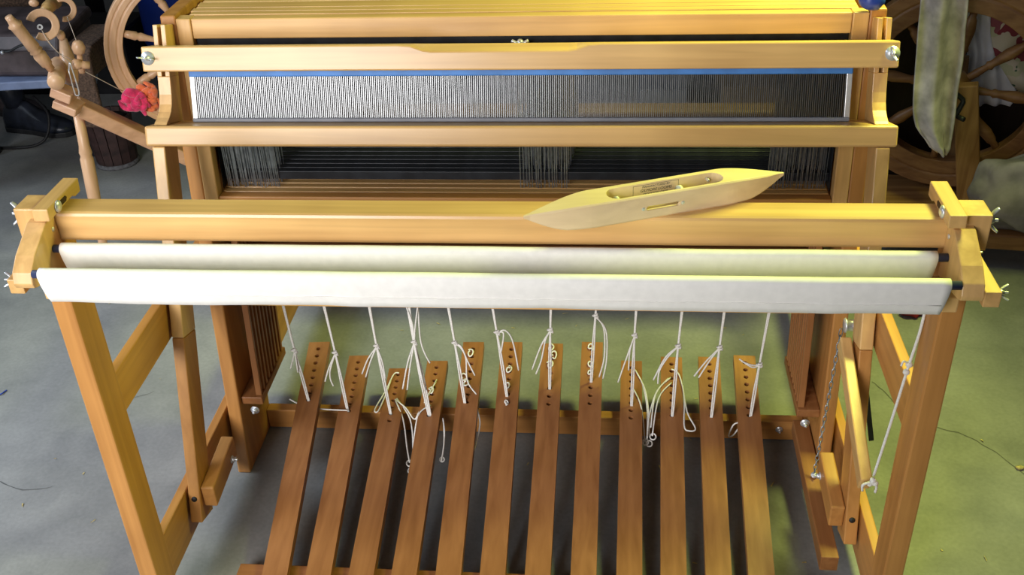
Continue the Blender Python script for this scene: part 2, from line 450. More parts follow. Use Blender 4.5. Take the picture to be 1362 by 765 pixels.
for s in (-1, 1):
    a, b_ = sorted((s*.580, s*.602))
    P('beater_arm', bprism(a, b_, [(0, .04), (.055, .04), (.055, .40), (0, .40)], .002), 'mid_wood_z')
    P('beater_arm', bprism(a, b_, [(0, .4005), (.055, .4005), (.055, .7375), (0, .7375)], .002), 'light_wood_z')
    nb = lathe(BT(s*.591, .0004, .088), BT(s*.591, -.0016, .088), [(0, .0055), (1, .005)], 16)
    P('hinge_plug', nb, 'black_rubber')
    # slotted upright with a curved foot
    x0 = s*.589
    foot = [(.083, .7725), (.012, .7725), (.017, .777), (.027, .783), (.036, .792), (.042, .804), (.045, .820), (.0455, .85), (.083, .85)]
    up = bprism(x0-.011, x0+.011, foot, .001)
    for q in (-1, 1):
        xa, xb = sorted((x0+q*.0028, x0+q*.011))
        merge(up, bprism(xa, xb, [(.0455, .85), (.083, .85), (.083, .935), (.0455, .935)], .001))
    P('slotted_upright', up, 'light_wood_z')
    p = BT(s*.593, 0, .883)
    wingnut(p, BT(0, -1, 0)-BT(0, 0, 0), V((1, 0, -.15)) if s < 0 else V((.5, 0, -1)), CAP, .005, .0112)
    # pivot block beside the arm's foot
    a, b_ = sorted((s*.5795, s*.5545))
    P('pivot_block', prism('x', [(.185, .108), (.315, .122), (.315, .168), (.185, .154)], a, b_, .003), 'mid_wood_y')
    bolt((s*.5545, .285, .135), (-s, 0, 0), LOOM, .005)

# treadles
ENDS = [(425, 455), (478, 473), (531, 490), (582, 480), (630, 455), (681, 455), (735, 457), (788, 455), (840, 480), (893, 475), (943, 475), (990, 473)]
FRONT = [365, 423, 480, 537, 596, 655, 715, 776, 837, 896, 956, 1013]
TRD = []
def treadle_mesh(L_, w=.0455, th=.02, nh=8, pitch=.0218, first=.022, r=.0052):
    """plank along +y (far end at L_), top at z=0, a row of drilled holes near the far end"""
    m = bmesh.new(); c = {}
    def vt(x, y, z):
        k = (round(x, 5), round(y, 5), round(z, 5))
        if k not in c: c[k] = m.verts.new((x, y, z))
        return c[k]
    h = w/2
    ys = [L_-first-pitch*i for i in range(nh)]
    cells = sorted((y-pitch/2, y+pitch/2, y) for y in ys)
    y_lo = cells[0][0]; y_hi = cells[-1][1]
    m.faces.new([vt(-h, 0, 0), vt(h, 0, 0), vt(h, y_lo, 0), vt(0, y_lo, 0), vt(-h, y_lo, 0)])
    for a, b, y in cells:
        sq = [(h, y), (h, b), (0, b), (-h, b), (-h, y), (-h, a), (0, a), (h, a)]
        S_ = [vt(x, q, 0) for x, q in sq]
        C_ = [vt(r*math.cos(i*math.pi/4), y+r*math.sin(i*math.pi/4), 0) for i in range(8)]
        D_ = [vt(r*math.cos(i*math.pi/4), y+r*math.sin(i*math.pi/4), -th*.8) for i in range(8)]
        for i in range(8):
            j = (i+1) % 8
            m.faces.new((S_[i], S_[j], C_[j], C_[i])); m.faces.new((C_[i], C_[j], D_[j], D_[i]))
        m.faces.new(D_)
    m.faces.new([vt(-h, y_hi, 0), vt(0, y_hi, 0), vt(h, y_hi, 0), vt(h, L_, 0), vt(-h, L_, 0)])
    left = [vt(-h, 0, 0)]+[v for a, b, y in cells for v in (vt(-h, a, 0), vt(-h, y, 0))]+[vt(-h, y_hi, 0), vt(-h, L_, 0)]
    right = [vt(h, 0, 0)]+[v for a, b, y in cells for v in (vt(h, a, 0), vt(h, y, 0))]+[vt(h, y_hi, 0), vt(h, L_, 0)]
    q = [vt(-h, 0, -th), vt(h, 0, -th), vt(h, L_, -th), vt(-h, L_, -th)]
    m.faces.new(left+[q[3], q[0]]); m.faces.new([q[1], q[2]]+right[::-1])
    m.faces.new((q[0], q[1], right[0], left[0])); m.faces.new((q[2], q[3], left[-1], right[-1])); m.faces.new(q[::-1])
    bmesh.ops.recalc_face_normals(m, faces=m.faces)
    ed = [e for e in m.edges if all(abs(abs(v.co.x)-h) < 1e-5 for v in e.verts) and all(abs(v.co.z) < 1e-6 for v in e.verts) and abs(e.verts[0].co.x-e.verts[1].co.x) < 1e-6]
    return m
for i, (e, fx) in enumerate(zip(ENDS, FRONT)):
    E_ = at(*e, .67); F_ = atz(fx, 765, .05)
    d = E_-F_; F_ = F_+d*((.062-F_.y)/d.y); d = E_-F_
    yv = d.normalized(); xv = yv.cross(V((0, 0, 1))).normalized(); zv = xv.cross(yv)
    m = treadle_mesh(d.length)
    mt = Matrix((xv, yv, zv)).transposed().to_4x4(); mt.translation = F_
    m.transform(mt)
    P('treadle', m, 'treadle_wood' if 'treadle_wood' in MAT else 'red_wood_y')
    TRD.append((F_, zv))
P('treadle_hinge_bar', box(-.505, .53, .078, .120, 0, .031, .002), 'red_wood_x')
P('brake_pedal', prism('x', [(.140, .045), (.500, .060), (.500, .090), (.140, .078)], .5395, .5705, .002), 'red_wood_y')
def on_treadle(i, px, py, lift=.0):
    d = FW + RT*((px-CW/2)/FPX) + UPV*((CH/2-py)/FPX); F_, n = TRD[i]
    t = (F_-CAM).dot(n)/d.dot(n); return CAM+d*t+n*lift

# brake gear on the right
lev = P('brake_lever', beam((.5655, .058, .334), (.5655, .306, .432), .0185, .03, b=.0025, drop=.015), 'light_wood_y')
bolt((.5225, .536, .034), (0, -1, 0), LOOM, .005)
P('brake_strap', beam(at(1141, 412, .375), at(1159, 586, .33), .009, .003, up=(0, -1, .3), b=.0005), 'black_steel')
spc = at(1132, 433, .375)
P('brake_spool', lathe(spc-V((.012, 0, 0)), spc+V((.012, 0, 0)), [(0, .012), (.1, .014), (.2, .0105), (.8, .0105), (.9, .014), (1, .012)], 16), 'steel')
chm = bmesh.new()
A_, B_ = at(1119, 438, .40), atz(1083, 630, .094)
nl = 26; path = [A_.lerp(B_, i/nl)+V((0, 0, -.018*math.sin(math.pi*i/nl))) for i in range(nl+1)]
for i in range(nl):
    a, b = path[i], path[i+1]; d = (b-a).normalized(); s1, s2 = frame_of(d); s1 = s1 if i % 2 else s2
    c = (a+b)/2; h = (b-a).length*.68
    lp = [c+d*h*math.cos(t)+s1*.0032*math.sin(t) for t in [j*math.pi/5 for j in range(11)]]
    tube(lp, .0009, 5, 1, chm)
P('brake_chain', chm, 'heddle_steel')
bolt(B_+V((0, 0, -.004)), (0, -.6, .8), LOOM, .004)
lc = tube([(.5975, .054, .70), (.596, .05, .63), (.588, .046, .56), (.580, .047, .46), (.572, .052, .35)], .0022, 8, 6)
for c in ((.5885, .046, .567), (.586, .044, .555), (.567, .047, .338), (.574, .046, .340), (.570, .046, .346)): ball(c, .0052, lc, (1, 1, .9), 2, .3, c[0]*99)
tube([(.588, .046, .567), (.579, .042, .575), (.576, .040, .568)], .0016, 6, 4, lc)
tube([(.557, .045, .325), (.5555, .043, .338), (.565, .044, .342), (.576, .044, .337), (.5765, .045, .322)], .0022, 6, 4, lc)
obj('brake_cord', lc, 'cord', label='white cord knotted from right front leg down to the brake lever', cat='cord')

# ------------------------------------------------------------------ reed
REED = thing('weaving_reed', BT(0, .058, .773), 'long metal weaving reed with blue top band held in the beater', 'reed')
P('end_bar', bprism(-.5475, -.5385, [(.053, .774), (.063, .774), (.063, .866), (.053, .866)], .001), 'reed_end', REED)
P('end_bar', bprism(.5385, .5475, [(.053, .774), (.063, .774), (.063, .866), (.053, .866)], .001), 'reed_end', REED)
P('top_band', bprism(-.5475, .5475, [(.050, .8485), (.066, .8485), (.066, .867), (.050, .867)], .002), 'blue_tape', REED)
P('bottom_band', bprism(-.5475, .5475, [(.050, .7725), (.066, .7725), (.066, .7795), (.050, .7795)], .002), 'grey_plastic', REED)
db = bmesh.new()
ND = 330
for i in range(ND):
    x = -.5385+1.077*(i+.5)/ND; w = .00062
    c = [BT(x+a, n, s) for s in (.779, .854) for a, n in ((-w, .0545), (w, .0545), (w, .0615), (-w, .0615))]
    vs = [db.verts.new(q) for q in c]
    for f in ((0, 1, 5, 4), (1, 2, 6, 5), (2, 3, 7, 6), (3, 0, 4, 7)): db.faces.new([vs[j] for j in f])
P('dents', db, 'reed_steel', REED, kind='stuff')

# ------------------------------------------------------------------ canvas aprons on their rods
def apron(y, zc, x0, x1, drop, seed, label):
    root = thing('canvas_apron', ((x0+x1)/2, y, zc-drop), label, 'apron', 'canvas aprons on the front rods')
    r = .0085; m = bmesh.new(); N = 110; rows = []
    for i in range(N+1):
        u = i/N; x = x0+(x1-x0)*u; row = []
        wob = .0016*noise.noise(V((x*6, seed, 0)))+.0008*noise.noise(V((x*22, seed, 3)))
        dr = drop*(1+.05*noise.noise(V((x*4, seed, 7))))
        prof = [(-.0035, -dr), (-.0060, -dr*.8), (-.0075, -dr*.55), (-.0088, -dr*.3), (-r, 0)]
        prof += [(-r*math.cos(a), r*math.sin(a)) for a in [math.pi*j/8 for j in range(1, 8)]]
        prof += [(r, 0), (.0070, -dr*.4), (.0035, -dr*.8), (.0005, -dr), (-.0015, -dr*1.02)]
        for j, (py, pz) in enumerate(prof):
            k = min(1, max(0, -pz/dr))
            # ends are cut slightly askew and curl
            xe = x + (.006*k*(1 if u < .5 else -1) if i in (0, N) else 0)
            row.append(m.verts.new((xe, y+py+wob*(.3+k)*1.3+.001*k*noise.noise(V((x*14, pz*60, seed))), zc+pz+.0006*noise.noise(V((x*9, seed, 9))))))
        rows.append(row)
    K = len(rows[0])
    for A, B in zip(rows, rows[1:]):
        for j in range(K): m.faces.new((A[j], A[(j+1) % K], B[(j+1) % K], B[j]))
    m.faces.new(rows[0]); m.faces.new(rows[-1][::-1])
    bmesh.ops.recalc_face_normals(m, faces=m.faces)
    cl = P('canvas_sleeve', m, 'canvas', root, smooth=True)
    # stitched seam ridge along the front of the sleeve
    P('seam', tube([(x0+.008+(x1-x0-.016)*i/60, y-.0080+.0016*noise.noise(V(((x0+.008+(x1-x0-.016)*i/60)*6, seed, 0))), zc-drop*.60) for i in range(61)], .0007, 5, 1), 'canvas', cl)
    P('rod', cyl((-.5845, y, zc), (.5845, y, zc), .0062, 14), 'rod_blue', root)
apron(-.024, .7845, -.5735, .571, .046, 1.3, 'white canvas apron over the rear rod, against the breast beam')
apron(-.0865, .7825, -.575, .5715, .0405, 5.1, 'white canvas apron over the foremost rod, nearest the viewer')

# ------------------------------------------------------------------ shuttle
SC = V((.2230, .0215, H)); SA = math.atan2(.125, .3355)
def boolean(a, cutters):
    ob = bpy.data.objects.new('tmp_a', a); COL.objects.link(ob); tmp = []
    for c in cutters:
        me = bpy.data.meshes.new('c'); c.to_mesh(me); c.free(); co = bpy.data.objects.new('tmp_c', me); COL.objects.link(co); tmp.append(co)
        md = ob.modifiers.new('b', 'BOOLEAN'); md.object = co; md.operation = 'DIFFERENCE'; md.solver = 'EXACT'
    dg = bpy.context.evaluated_depsgraph_get(); dg.update()
    me = bpy.data.meshes.new_from_object(ob.evaluated_get(dg))
    bm = bmesh.new(); bm.from_mesh(me)
    for o in [ob]+tmp: bpy.data.objects.remove(o)
    return bm
hl, hw, hh = .179, .0215, .034
m = bmesh.new(); rows = []
NS = 48
for i in range(NS+1):
    x = -hl+2*hl*i/NS; t = abs(x)/hl
    k = 1 if t < .5 else max(0.03, 1-((t-.5)/.5)**1.9)**.85
    w = max(.0016, hw*(1 if t < .5 else 1-((t-.5)/.5)**1.6))
    zt = hh - (0 if t < .52 else .011*((t-.52)/.48)**1.4); zb = 0 if t < .70 else .0195*((t-.70)/.30)**1.5
    zt = max(zt, zb+.0015); r = min(.004, (zt-zb)*.3, w*.4)
    pr = [(-w+r*.4, zb), (w-r*.4, zb), (w, zb+r*.6), (w, zt-r*.5), (w-r*.5, zt), (-w+r*.5, zt), (-w, zt-r*.5), (-w, zb+r*.6)]
    rows.append([m.verts.new((x, a, b)) for a, b in pr])
for A, B in zip(rows, rows[1:]):
    for j in range(8): m.faces.new((A[j], A[(j+1) % 8], B[(j+1) % 8], B[j]))
m.faces.new(rows[0]); m.faces.new(rows[-1][::-1])
bmesh.ops.recalc_face_normals(m, faces=m.faces)
hullme = bpy.data.meshes.new('hull'); m.to_mesh(hullme); m.free()
def rounded(x0, x1, y0, y1, n=8):
    r = (y1-y0)/2; cy = (y0+y1)/2; o = []
    for i in range(n+1): a = -math.pi/2+math.pi*i/n; o.append((x1-r+r*math.cos(a), cy+r*math.sin(a)))
    for i in range(n+1): a = math.pi/2+math.pi*i/n; o.append((x0+r+r*math.cos(a), cy+r*math.sin(a)))
    return o
cav = prism('z', rounded(-.070, .089, -.0165, .0125), .006, .06, 0)
slot = prism('y', rounded(-.023, .023, .0125, .0185), -.03, -.010, 0)
hull = boolean(hullme, [cav, slot])
SH = thing('boat_shuttle', SC, 'pale wooden boat shuttle lying across the breast beam', 'shuttle')
RS = Matrix.Translation(SC) @ Matrix.Rotation(SA, 4, 'Z')
def SP(name, bm, mt, parent=SH, **k): bm.transform(RS); return P(name, bm, mt, parent, **k)
bev(hull, .0007, 1, .7)
BODY = SP('shuttle_body', hull, 'shuttle_wood')
SP('spindle', cyl((-.072, -.002, .018), (.086, -.002, .0185), .0022, 10), 'steel')
SP('bobbin', lathe((-.058, -.002, .018), (.033, -.002, .018), [(0, .0105), (.05, .0105), (.06, .0045), (.94, .0045), (.95, .0115), (1, .0115)], 20), 'white_plastic', label='white plastic bobbin')
for x in (-.027, .027): SP('slot_pin', cyl((x, -.0216, .0155), (x, -.0195, .0155), .0026, 12), 'steel')
SP('latch_pin', cyl((.074, .0126, .026), (.074, .006, .026), .002, 10), 'steel')
# stamp on the inner back wall of the shuttle
def text_bm(s, size, shear=0):
    cu = bpy.data.curves.new('t', 'FONT'); cu.body = s; cu.size = size; cu.shear = shear; cu.align_x = 'CENTER'; cu.align_y = 'CENTER'; cu.extrude = .00008; cu.resolution_u = 3
    o = bpy.data.objects.new('t', cu); COL.objects.link(o); dg = bpy.context.evaluated_depsgraph_get(); dg.update()
    me = bpy.data.meshes.new_from_object(o.evaluated_get(dg)); bpy.data.objects.remove(o)
    b = bmesh.new(); b.from_mesh(me); bpy.data.meshes.remove(me); return b
yw = .0124
st = bmesh.new()
for s, size, zc in (('MANUFACTURED BY', .0041, .0285), ('GILMORE LOOMS', .0056, .0232), ('STOCKTON, CALIF.', .0040, .0180)):
    b = text_bm(s, size, .25)
    # stand the text upright on the wall, facing -y
    b.transform(Matrix.Translation((.003, yw, zc)) @ Matrix.Rotation(math.pi/2, 4, 'X')); merge(st, b)
for a in ((-.0285, .0345, .0312, .0316), (-.0285, .0345, .0135, .0139)): box(a[0], a[1], yw-.0001, yw+.0001, a[2], a[3], 0, st)
for x in (-.0285, .0342): box(x, x+.0004, yw-.0001, yw+.0001, .0135, .0316, 0, st)
SP('stamped_lettering', st, 'ink', BODY)

# ------------------------------------------------------------------ tie-up cords
TOPZ = []
def cord(i, top, knot, bottom, tails, extra=(), label='', strands=2, curls=()):
    """i: treadle; pixel points; the run comes from a lamm above, through a knot, to a treadle hole"""
    Bp = on_treadle(i, *bottom, .0); Yt = .545; Tp = at(*top, Yt)
    up = Tp + (Tp-Bp).normalized()*((.45-Tp.z)/max(.05, (Tp-Bp).normalized().z))
    def pt(p):   # depth by height along the run
        u = (p[1]-top[1])/(bottom[1]-top[1]); return at(p[0], p[1], Yt+(Bp.y-Yt)*min(1.1, max(0, u))-.006*min(1, max(0, u)))
    m = bmesh.new(); r = .0017; K_ = pt(knot)
    for j in range(strands):
        o = V(((j-(strands-1)/2)*.0042, 0, 0))
        tube([up+o*.5, K_.lerp(up, .5)+o*.7, K_+o*.3, K_.lerp(Bp, .5)+o, Bp+o*.6-V((0, 0, .012))], r, 6, 5, m)
    for t in tails: tube([K_]+[pt(q)+V((0, -.004, 0)) for q in t], r*.95, 6, 5, m)
    for t in extra: tube([on_treadle(q[2], q[0], q[1], .004) if len(q) > 2 else pt(q) for q in t], r*.95, 6, 5, m)
    for (cx, cy, cr) in curls:
        tube([on_treadle(i, cx+cr*.8*math.cos(a+cx)*(1-.05*a), cy+cr*.75*math.sin(a+cx)+.5*a-1.5, .002+.0035*abs(math.sin(a*.8+cy))) for a in [k_*.62 for k_ in range(12)]], r, 6, 3, m)
    o = obj('tie_up_cord', m, 'cord', label=label, cat='cord', group='tie-up cords above the treadles')
    kb = bmesh.new()
    for j in range(4):
        a = j*1.7; c = K_+V((.0022*math.cos(a), -.002+.002*math.sin(a), .004*(j-1.5)/1.5))
        tube([c+V((.0032*math.cos(t), .0032*math.sin(t), .0008*t)) for t in [q*.8 for q in range(9)]], .0017, 6, 2, kb)
    obj('knot', kb, 'cord', o)
lab = lambda w: 'knotted white tie-up cord tied to '+w
cord(0, (377, 404), (392, 467), (411, 533), [[(390, 478), (387, 489)], [(395, 480), (397, 494)]], label=lab('the leftmost treadle'))
cord(1, (430, 405), (446, 470), (463, 547), [[(438, 488), (433, 506)], [(440, 490), (440, 502), (444, 512)]], [[(463, 546), (440, 545), (424, 544)], [(398, 538), (385, 531)]], lab('the second treadle from the left'))
cord(2, (492, 407), (501, 461), (520, 550), [[(490, 476), (482, 496)], [(493, 480), (487, 500)], [(509, 480), (513, 502)]], [[(531, 498, 2), (524, 500, 2), (513, 522, 2), (499, 546, 2), (503, 549, 2), (512, 530, 2), (520, 508, 2)]], lab('the third treadle from the left, its end looped'))
cord(3, (545, 407), (551, 456), (572, 552), [[(543, 480), (536, 516)], [(546, 485), (542, 517)], [(557, 480), (565, 518)], [(556, 482), (566, 519)], [(553, 430), (556, 407)], [(549, 430), (541, 407)]], [[(556, 407), (559, 450), (565, 470), (572, 483)]], lab('the fourth treadle from the left, thickly bundled'), 3, curls=[(574, 520, 4)])
cord(4, (596, 408), (605, 457), (619, 537), [[(614, 460), (622, 478), (632, 498)], [(613, 461), (620, 475), (622, 505), (634, 523)]], (), lab('the fifth treadle from the left'), curls=[(626, 471, 5), (620, 511, 5), (618, 503, 5)])
cord(5, (655, 410), (661, 443), (675, 528), [[(672, 438), (682, 452), (690, 491)], [(670, 442), (667, 466)]], (), lab('the sixth treadle from the left, one tail arched right'), curls=[(677, 493, 5), (675, 514, 4), (674, 537, 3)])
cord(6, (733, 412), (732, 440), (731, 517), [[(720, 458), (708, 490)], [(726, 450), (720, 478), (713, 496)]], (), lab('the seventh treadle from the left, both tails hanging left'), curls=[(733, 464, 5), (737, 473, 5), (732, 486, 5)])
cord(7, (793, 413), (792, 421), (786, 508), [[(803, 435), (804, 472), (797, 500)], [(806, 438), (807, 475), (802, 502)]], (), lab('the eighth treadle from the left, knotted high'), curls=[(786, 463, 5), (786, 486, 5), (785, 497, 4)])
cord(8, (847, 416), (844, 447), (840, 540), [[(835, 470), (822, 507)], [(838, 465), (836, 491)]], (), lab('the ninth treadle from the left'))
cord(9, (908, 416), (902, 461), (894, 554), [[(885, 474), (869, 504)], [(888, 474), (877, 492), (875, 509)]], [[(893, 493, 9), (903, 500, 9), (910, 530, 9), (910, 568, 9), (916, 575, 9), (925, 572, 9), (914, 550, 9), (908, 515, 9)]], lab('the tenth treadle from the left, with a long loop'))
cord(10, (964, 416), (957, 463), (946, 556), [[(940, 478), (923, 499)], [(944, 478), (929, 501)]], (), lab('the eleventh treadle from the left'))
cord(11, (1023, 417), (1010, 486), (998, 554), [[(1000, 487), (983, 476)], [(999, 484), (986, 479)]], [[(982, 562), (975, 566), (969, 580), (975, 579), (982, 570)]], lab('the rightmost treadle'))
def loops(paths, rings, label):
    m = bmesh.new()
    for p in paths: tube([on_treadle(q[2], q[0], q[1], q[3] if len(q) > 3 else .004) for q in p], .0016, 6, 5, m)
    for cx, cy, r, i, l in rings: tube([on_treadle(i, cx+r*math.cos(a), cy+r*math.sin(a), l) for a in [k*.66 for k in range(11)]], .0016, 6, 2, m)
    obj('cord_loop', m, 'cord', label=label, cat='cord', group='loose loops joining treadles')
loops([[(526, 533, 2), (540, 543, 2, .0), (552, 553, 2, -.01), (565, 535, 3, 0), (581, 507, 3)],
       [(526, 534, 2), (536, 556, 2, -.005), (540, 585, 2, -.02), (543, 601, 2, -.03)],
       [(528, 532, 2), (545, 553, 2, -.01), (548, 585, 2, -.025), (545, 606, 2, -.03)],
       [(573, 541, 3), (556, 553, 3, 0), (548, 585, 2, -.025)], [(580, 510, 3), (568, 530, 3), (552, 553, 2, -.01)]],
      [(543, 602, 4, 2, -.03), (545, 612, 4, 2, -.03)], 'white cord loops hanging between third and fourth treadles')
loops([[(845, 494, 8), (855, 512, 8, .0), (861, 540, 8, -.01), (861, 572, 8, -.02)], [(846, 496, 8), (858, 518, 8, 0), (863, 545, 8, -.01), (864, 572, 8, -.02)],
       [(843, 520, 8), (853, 542, 8, 0), (858, 579, 8, -.02)], [(892, 504, 9), (874, 520, 9, 0), (864, 548, 9, -.01), (861, 575, 9, -.02)],
       [(893, 511, 9), (876, 530, 9, 0), (868, 571, 9, -.02)], [(889, 505, 9), (872, 525, 9, 0), (866, 560, 9, -.02)]],
      [(859, 579, 4, 8, -.02), (864, 581, 4, 8, -.02), (869, 572, 4, 9, -.02)], 'white cord loops hanging between ninth and tenth treadles')
loops([[(634, 541, 4, -.005), (638, 558, 4, -.01), (634, 578, 4, -.015), (629, 592, 4, -.02)], [(635, 543, 4, -.005), (633, 560, 4, -.01), (630, 572, 4, -.015)]], [], 'short white cord end hanging right of fifth treadle')
loops([[(589, 554, 3, -.005), (591, 575, 3, -.01), (587, 600, 3, -.02)], [(590, 560, 3, -.008), (590, 585, 3, -.012), (586, 604, 3, -.02)]], [(587, 602, 3, 3, -.02)], 'short white cord end hanging right of fourth treadle')

# ------------------------------------------------------------------ spinning wheel behind the left end
hub = at(259, 63, 1.5); axw = (CAM-hub); axw.z = 0; axw.normalize()
R1 = (at(150, 63, 1.5)-hub).length
SW = thing('spinning_wheel', (hub.x, hub.y, 0), 'pale wooden spinning wheel behind the loom, pink fleece beside it', 'spinning wheel')
sx = V((0, 0, 1)).cross(axw)
P('wheel_rim', ring(hub, axw, R1*.795, R1, .03, 64, bevw=.004, grooves=2, s=sx), 'pale_wood', SW)
P('wheel_hub', lathe(hub-axw*.05, hub+axw*.05, [(0, .015), (.2, .03), (.5, .036), (.8, .03), (1, .015)], 20), 'pale_wood', SW)
for k in range(8):
    a = math.radians(25+45*k+180-45*3); d = sx*math.cos(a)+V((0, 0, 1))*math.sin(a)
    P('spoke', lathe(hub+d*.03, hub+d*R1*.8, [(0, .007), (.15, .009), (.3, .0065), (.34, .0105), (.4, .006), (.6, .0085), (.72, .012), (.76, .009), (.79, .0125), (.9, .011), (1, .009)], 12), 'pale_wood', SW)
tl, tr = at(92, 136, 1.28), at(245, 206, 1.42)
tdir = (tr-tl).normalized()
P('sloping_table', beam(tl+tdir*.02, tr+tdir*.12, .085, .036, b=.005), 'pale_wood_x', SW)
P('end_block', beam(at(72, 118, 1.24), at(99, 129, 1.24), .05, .026, b=.003), 'pale_wood_x', SW)
P('end_block', beam(at(76, 133, 1.25), at(107, 146, 1.25), .06, .022, b=.003), 'pale_wood_x', SW)
legp = [(0, .013), (.22, .014), (.26, .017), (.28, .0145), (.30, .0175), (.5, .0175), (.8, .013), (1, .010)]
lt, = [at(103, 147, 1.27)]
P('turned_leg', lathe(lt, V((lt.x-.012, lt.y-.045, 0)), legp, 16), 'pale_wood', SW)
for dx, dy in ((-.02, .12), (.10, .02)):
    q = tr+tdir*.04; P('turned_leg', lathe(q+V((0, dy*.3, 0)), V((q.x+dx, q.y+dy, 0)), legp, 16), 'pale_wood', SW)
for g in (-1, 1):
    bp = hub+axw*.05*g; base_ = tl+(tr-tl)*.98; P('wheel_post', lathe(V((hub.x, bp.y, tr.z-.03)), bp, [(0, .014), (.3, .017), (.5, .012), (.7, .017), (1, .014)], 14), 'pale_wood', SW)
P('maiden', lathe(at(68, 92, 1.22), at(11, 22, 1.16), [(0, .010), (.08, .010), (.1, .014), (.28, .0165), (.34, .012), (.36, .017), (.40, .012), (.42, .016), (.6, .0145), (.82, .0155), (.85, .018), (.88, .012), (.94, .010), (1, .009)], 16), 'pale_wood', SW)
c = at(75, 105, 1.22); P('mother_of_all', lathe(c+axw*.03, c-axw*.12, [(0, .019), (.05, .021), (.95, .021), (1, .019)], 20), 'pale_wood', SW)
c = at(57, 33, 1.25); ca = (CAM-c).normalized(); P('flyer_whorl', ring(c, ca, .020, .039, .014, 40, bevw=.003, a0=math.radians(-122), a1=math.radians(162), s=RT), 'pale_wood', SW)
P('orifice', ring(at(53, 36, 1.24), ca, .003, .007, .012, 16), 'steel', SW)
c = at(84, 12, 1.34); P('flyer_arm', ring(c, (CAM-c).normalized(), .018, .032, .016, 28, bevw=.003, a0=math.radians(-100), a1=math.radians(120), s=RT), 'pale_wood', SW)
P('bobbin', lathe(at(72, 2, 1.40), at(60, 14, 1.30), [(0, .02), (.3, .016), (.7, .016), (1, .012)], 16), 'light_wood_z', SW)
P('flyer_tip', ball(at(45, 4, 1.30), .011, None, (1.2, .9, .9)), 'pale_wood', SW)
P('flyer_tip', ball(at(81, 47, 1.28), .012, None, (.9, .9, 1.2)), 'pale_wood', SW)
P('back_maiden', lathe(at(96, 110, 1.30), at(84, 52, 1.36), [(0, .016), (.3, .022), (.6, .018), (1, .01)], 14), 'pale_wood', SW)
P('tension_knob', lathe(at(109, 97, 1.27), at(103, 54, 1.27), [(0, .007), (.1, .008), (.3, .006), (.5, .007), (.58, .006), (.62, .013), (.8, .017), (.95, .012), (1, .007)], 14), 'pale_wood', SW)
P('tension_peg', lathe(at(96, 85, 1.25), at(119, 87, 1.27), [(0, .009), (.1, .013), (.4, .013), (.5, .008), (.6, .010), (1, .010)], 14), 'pale_wood', SW)
P('wire_hook', tube([at(92, 94, 1.23), at(92, 87, 1.23), at(94, 86, 1.23), at(105, 122, 1.23), at(102, 127, 1.23), at(99, 122, 1.23), at(91, 92, 1.23)], .0019, 6, 4), 'steel', SW)
ym = tube([at(54, 37, 1.24), at(68, 60, 1.23), at(94, 84, 1.25), at(130, 104, 1.3), at(163, 121, 1.36)], .0012, 5, 3)
tube([at(60, 52, 1.24), at(78, 70, 1.25), at(98, 80, 1.27)], .001, 5, 3, ym); tube([at(89, 22, 1.32), at(96, 40, 1.3), at(101, 53, 1.27)], .001, 5, 3, ym)
P('yarn', ym, 'yarn', SW)
# fleece
FL = thing('wool_roving', at(187, 150, 1.36), 'loose bundle of pink and orange wool roving on the spinning wheel', 'wool')
rg = random.Random(5)
for nm, mt, cx, cy, cnt in (('pink_strands', 'roving_pink', 178, 138, 15), ('orange_strands', 'roving_orange', 197, 132, 13)):
    m = bmesh.new()
    for i in range(cnt):
        a = rg.uniform(0, 6.28); p0 = (cx+rg.uniform(-9, 9), cy+rg.uniform(-11, 11))
        pts = [at(p0[0]+rg.uniform(-12, 12)*t+10*math.cos(a+t*3)*t, p0[1]+12*math.sin(a+t*3.2)*t, 1.36-.012*rg.random()-.02*(nm[0] == 'p')+.01*t) for t in (0, .35, .7, 1)]
        tube(pts, rg.uniform(.007, .013), 8, 4, m, taper=lambda t: .55+.6*math.sin(math.pi*t), flat=.7)
    P(nm, m, mt, FL, label='magenta pink strands' if nm[0] == 'p' else 'orange strands')

# ------------------------------------------------------------------ left background
b0, b1 = at(-60, 128, 1.55), at(121, 98, 1.62)
bz = b1.z
BN = thing('low_bench', (b0.x-.1, 1.8, 0), 'low bench with a blue grey front edge at far left', 'bench')
P('bench_top', prism('z', [(b0.x-.3, 1.5), (b1.x+.02, 1.60), (b1.x-.16, 2.06), (b0.x-.3, 2.06)], bz-.03, bz-.004, .004), 'bench_edge', BN)
for x, y in ((b1.x-.22, 1.94), (b0.x-.2, 1.94), (b0.x-.2, 1.6)): P('bench_leg', box(x-.02, x+.02, y-.02, y+.02, 0, bz-.03, .003), 'black_steel', BN)
CS = thing('leather_case', (b1.x-.28, 1.75, bz-.004), 'dark brown leather case with a snap strap on the low bench', 'case')
cx0, cx1 = b1.x-.62, b1.x-.07
P('case_body', prism('x', [(1.60, bz-.003), (1.84, bz-.003), (1.84, bz+.11), (1.61, bz+.085)], cx0, cx1, .016, None, 3), 'leather', CS)
P('case_lid', prism('x', [(1.592, bz+.075), (1.85, bz+.10), (1.845, bz+.135), (1.62, bz+.118)], cx0-.006, cx1+.006, .012, None, 3), 'leather', CS)
P('strap', tube([at(-6, 68, 1.572), at(12, 68, 1.572), at(24, 62, 1.572), at(44, 54, 1.575)], .010, 8, 4, flat=.35), 'black_rubber', CS)
P('snap', lathe(at(3, 70, 1.566), at(3, 70, 1.556), [(0, .006), (.5, .005), (1, .002)], 14), 'steel', CS)
rr = lathe(at(-90, 2, 1.96), at(62, -8, 1.96), [(0, .075), (.02, .085), (.98, .085), (1, .075)], 24)
rz = min(v.co.z for v in rr.verts)
bmesh.ops.translate(rr, verts=rr.verts, vec=(0, 0, bz-.003-rz))
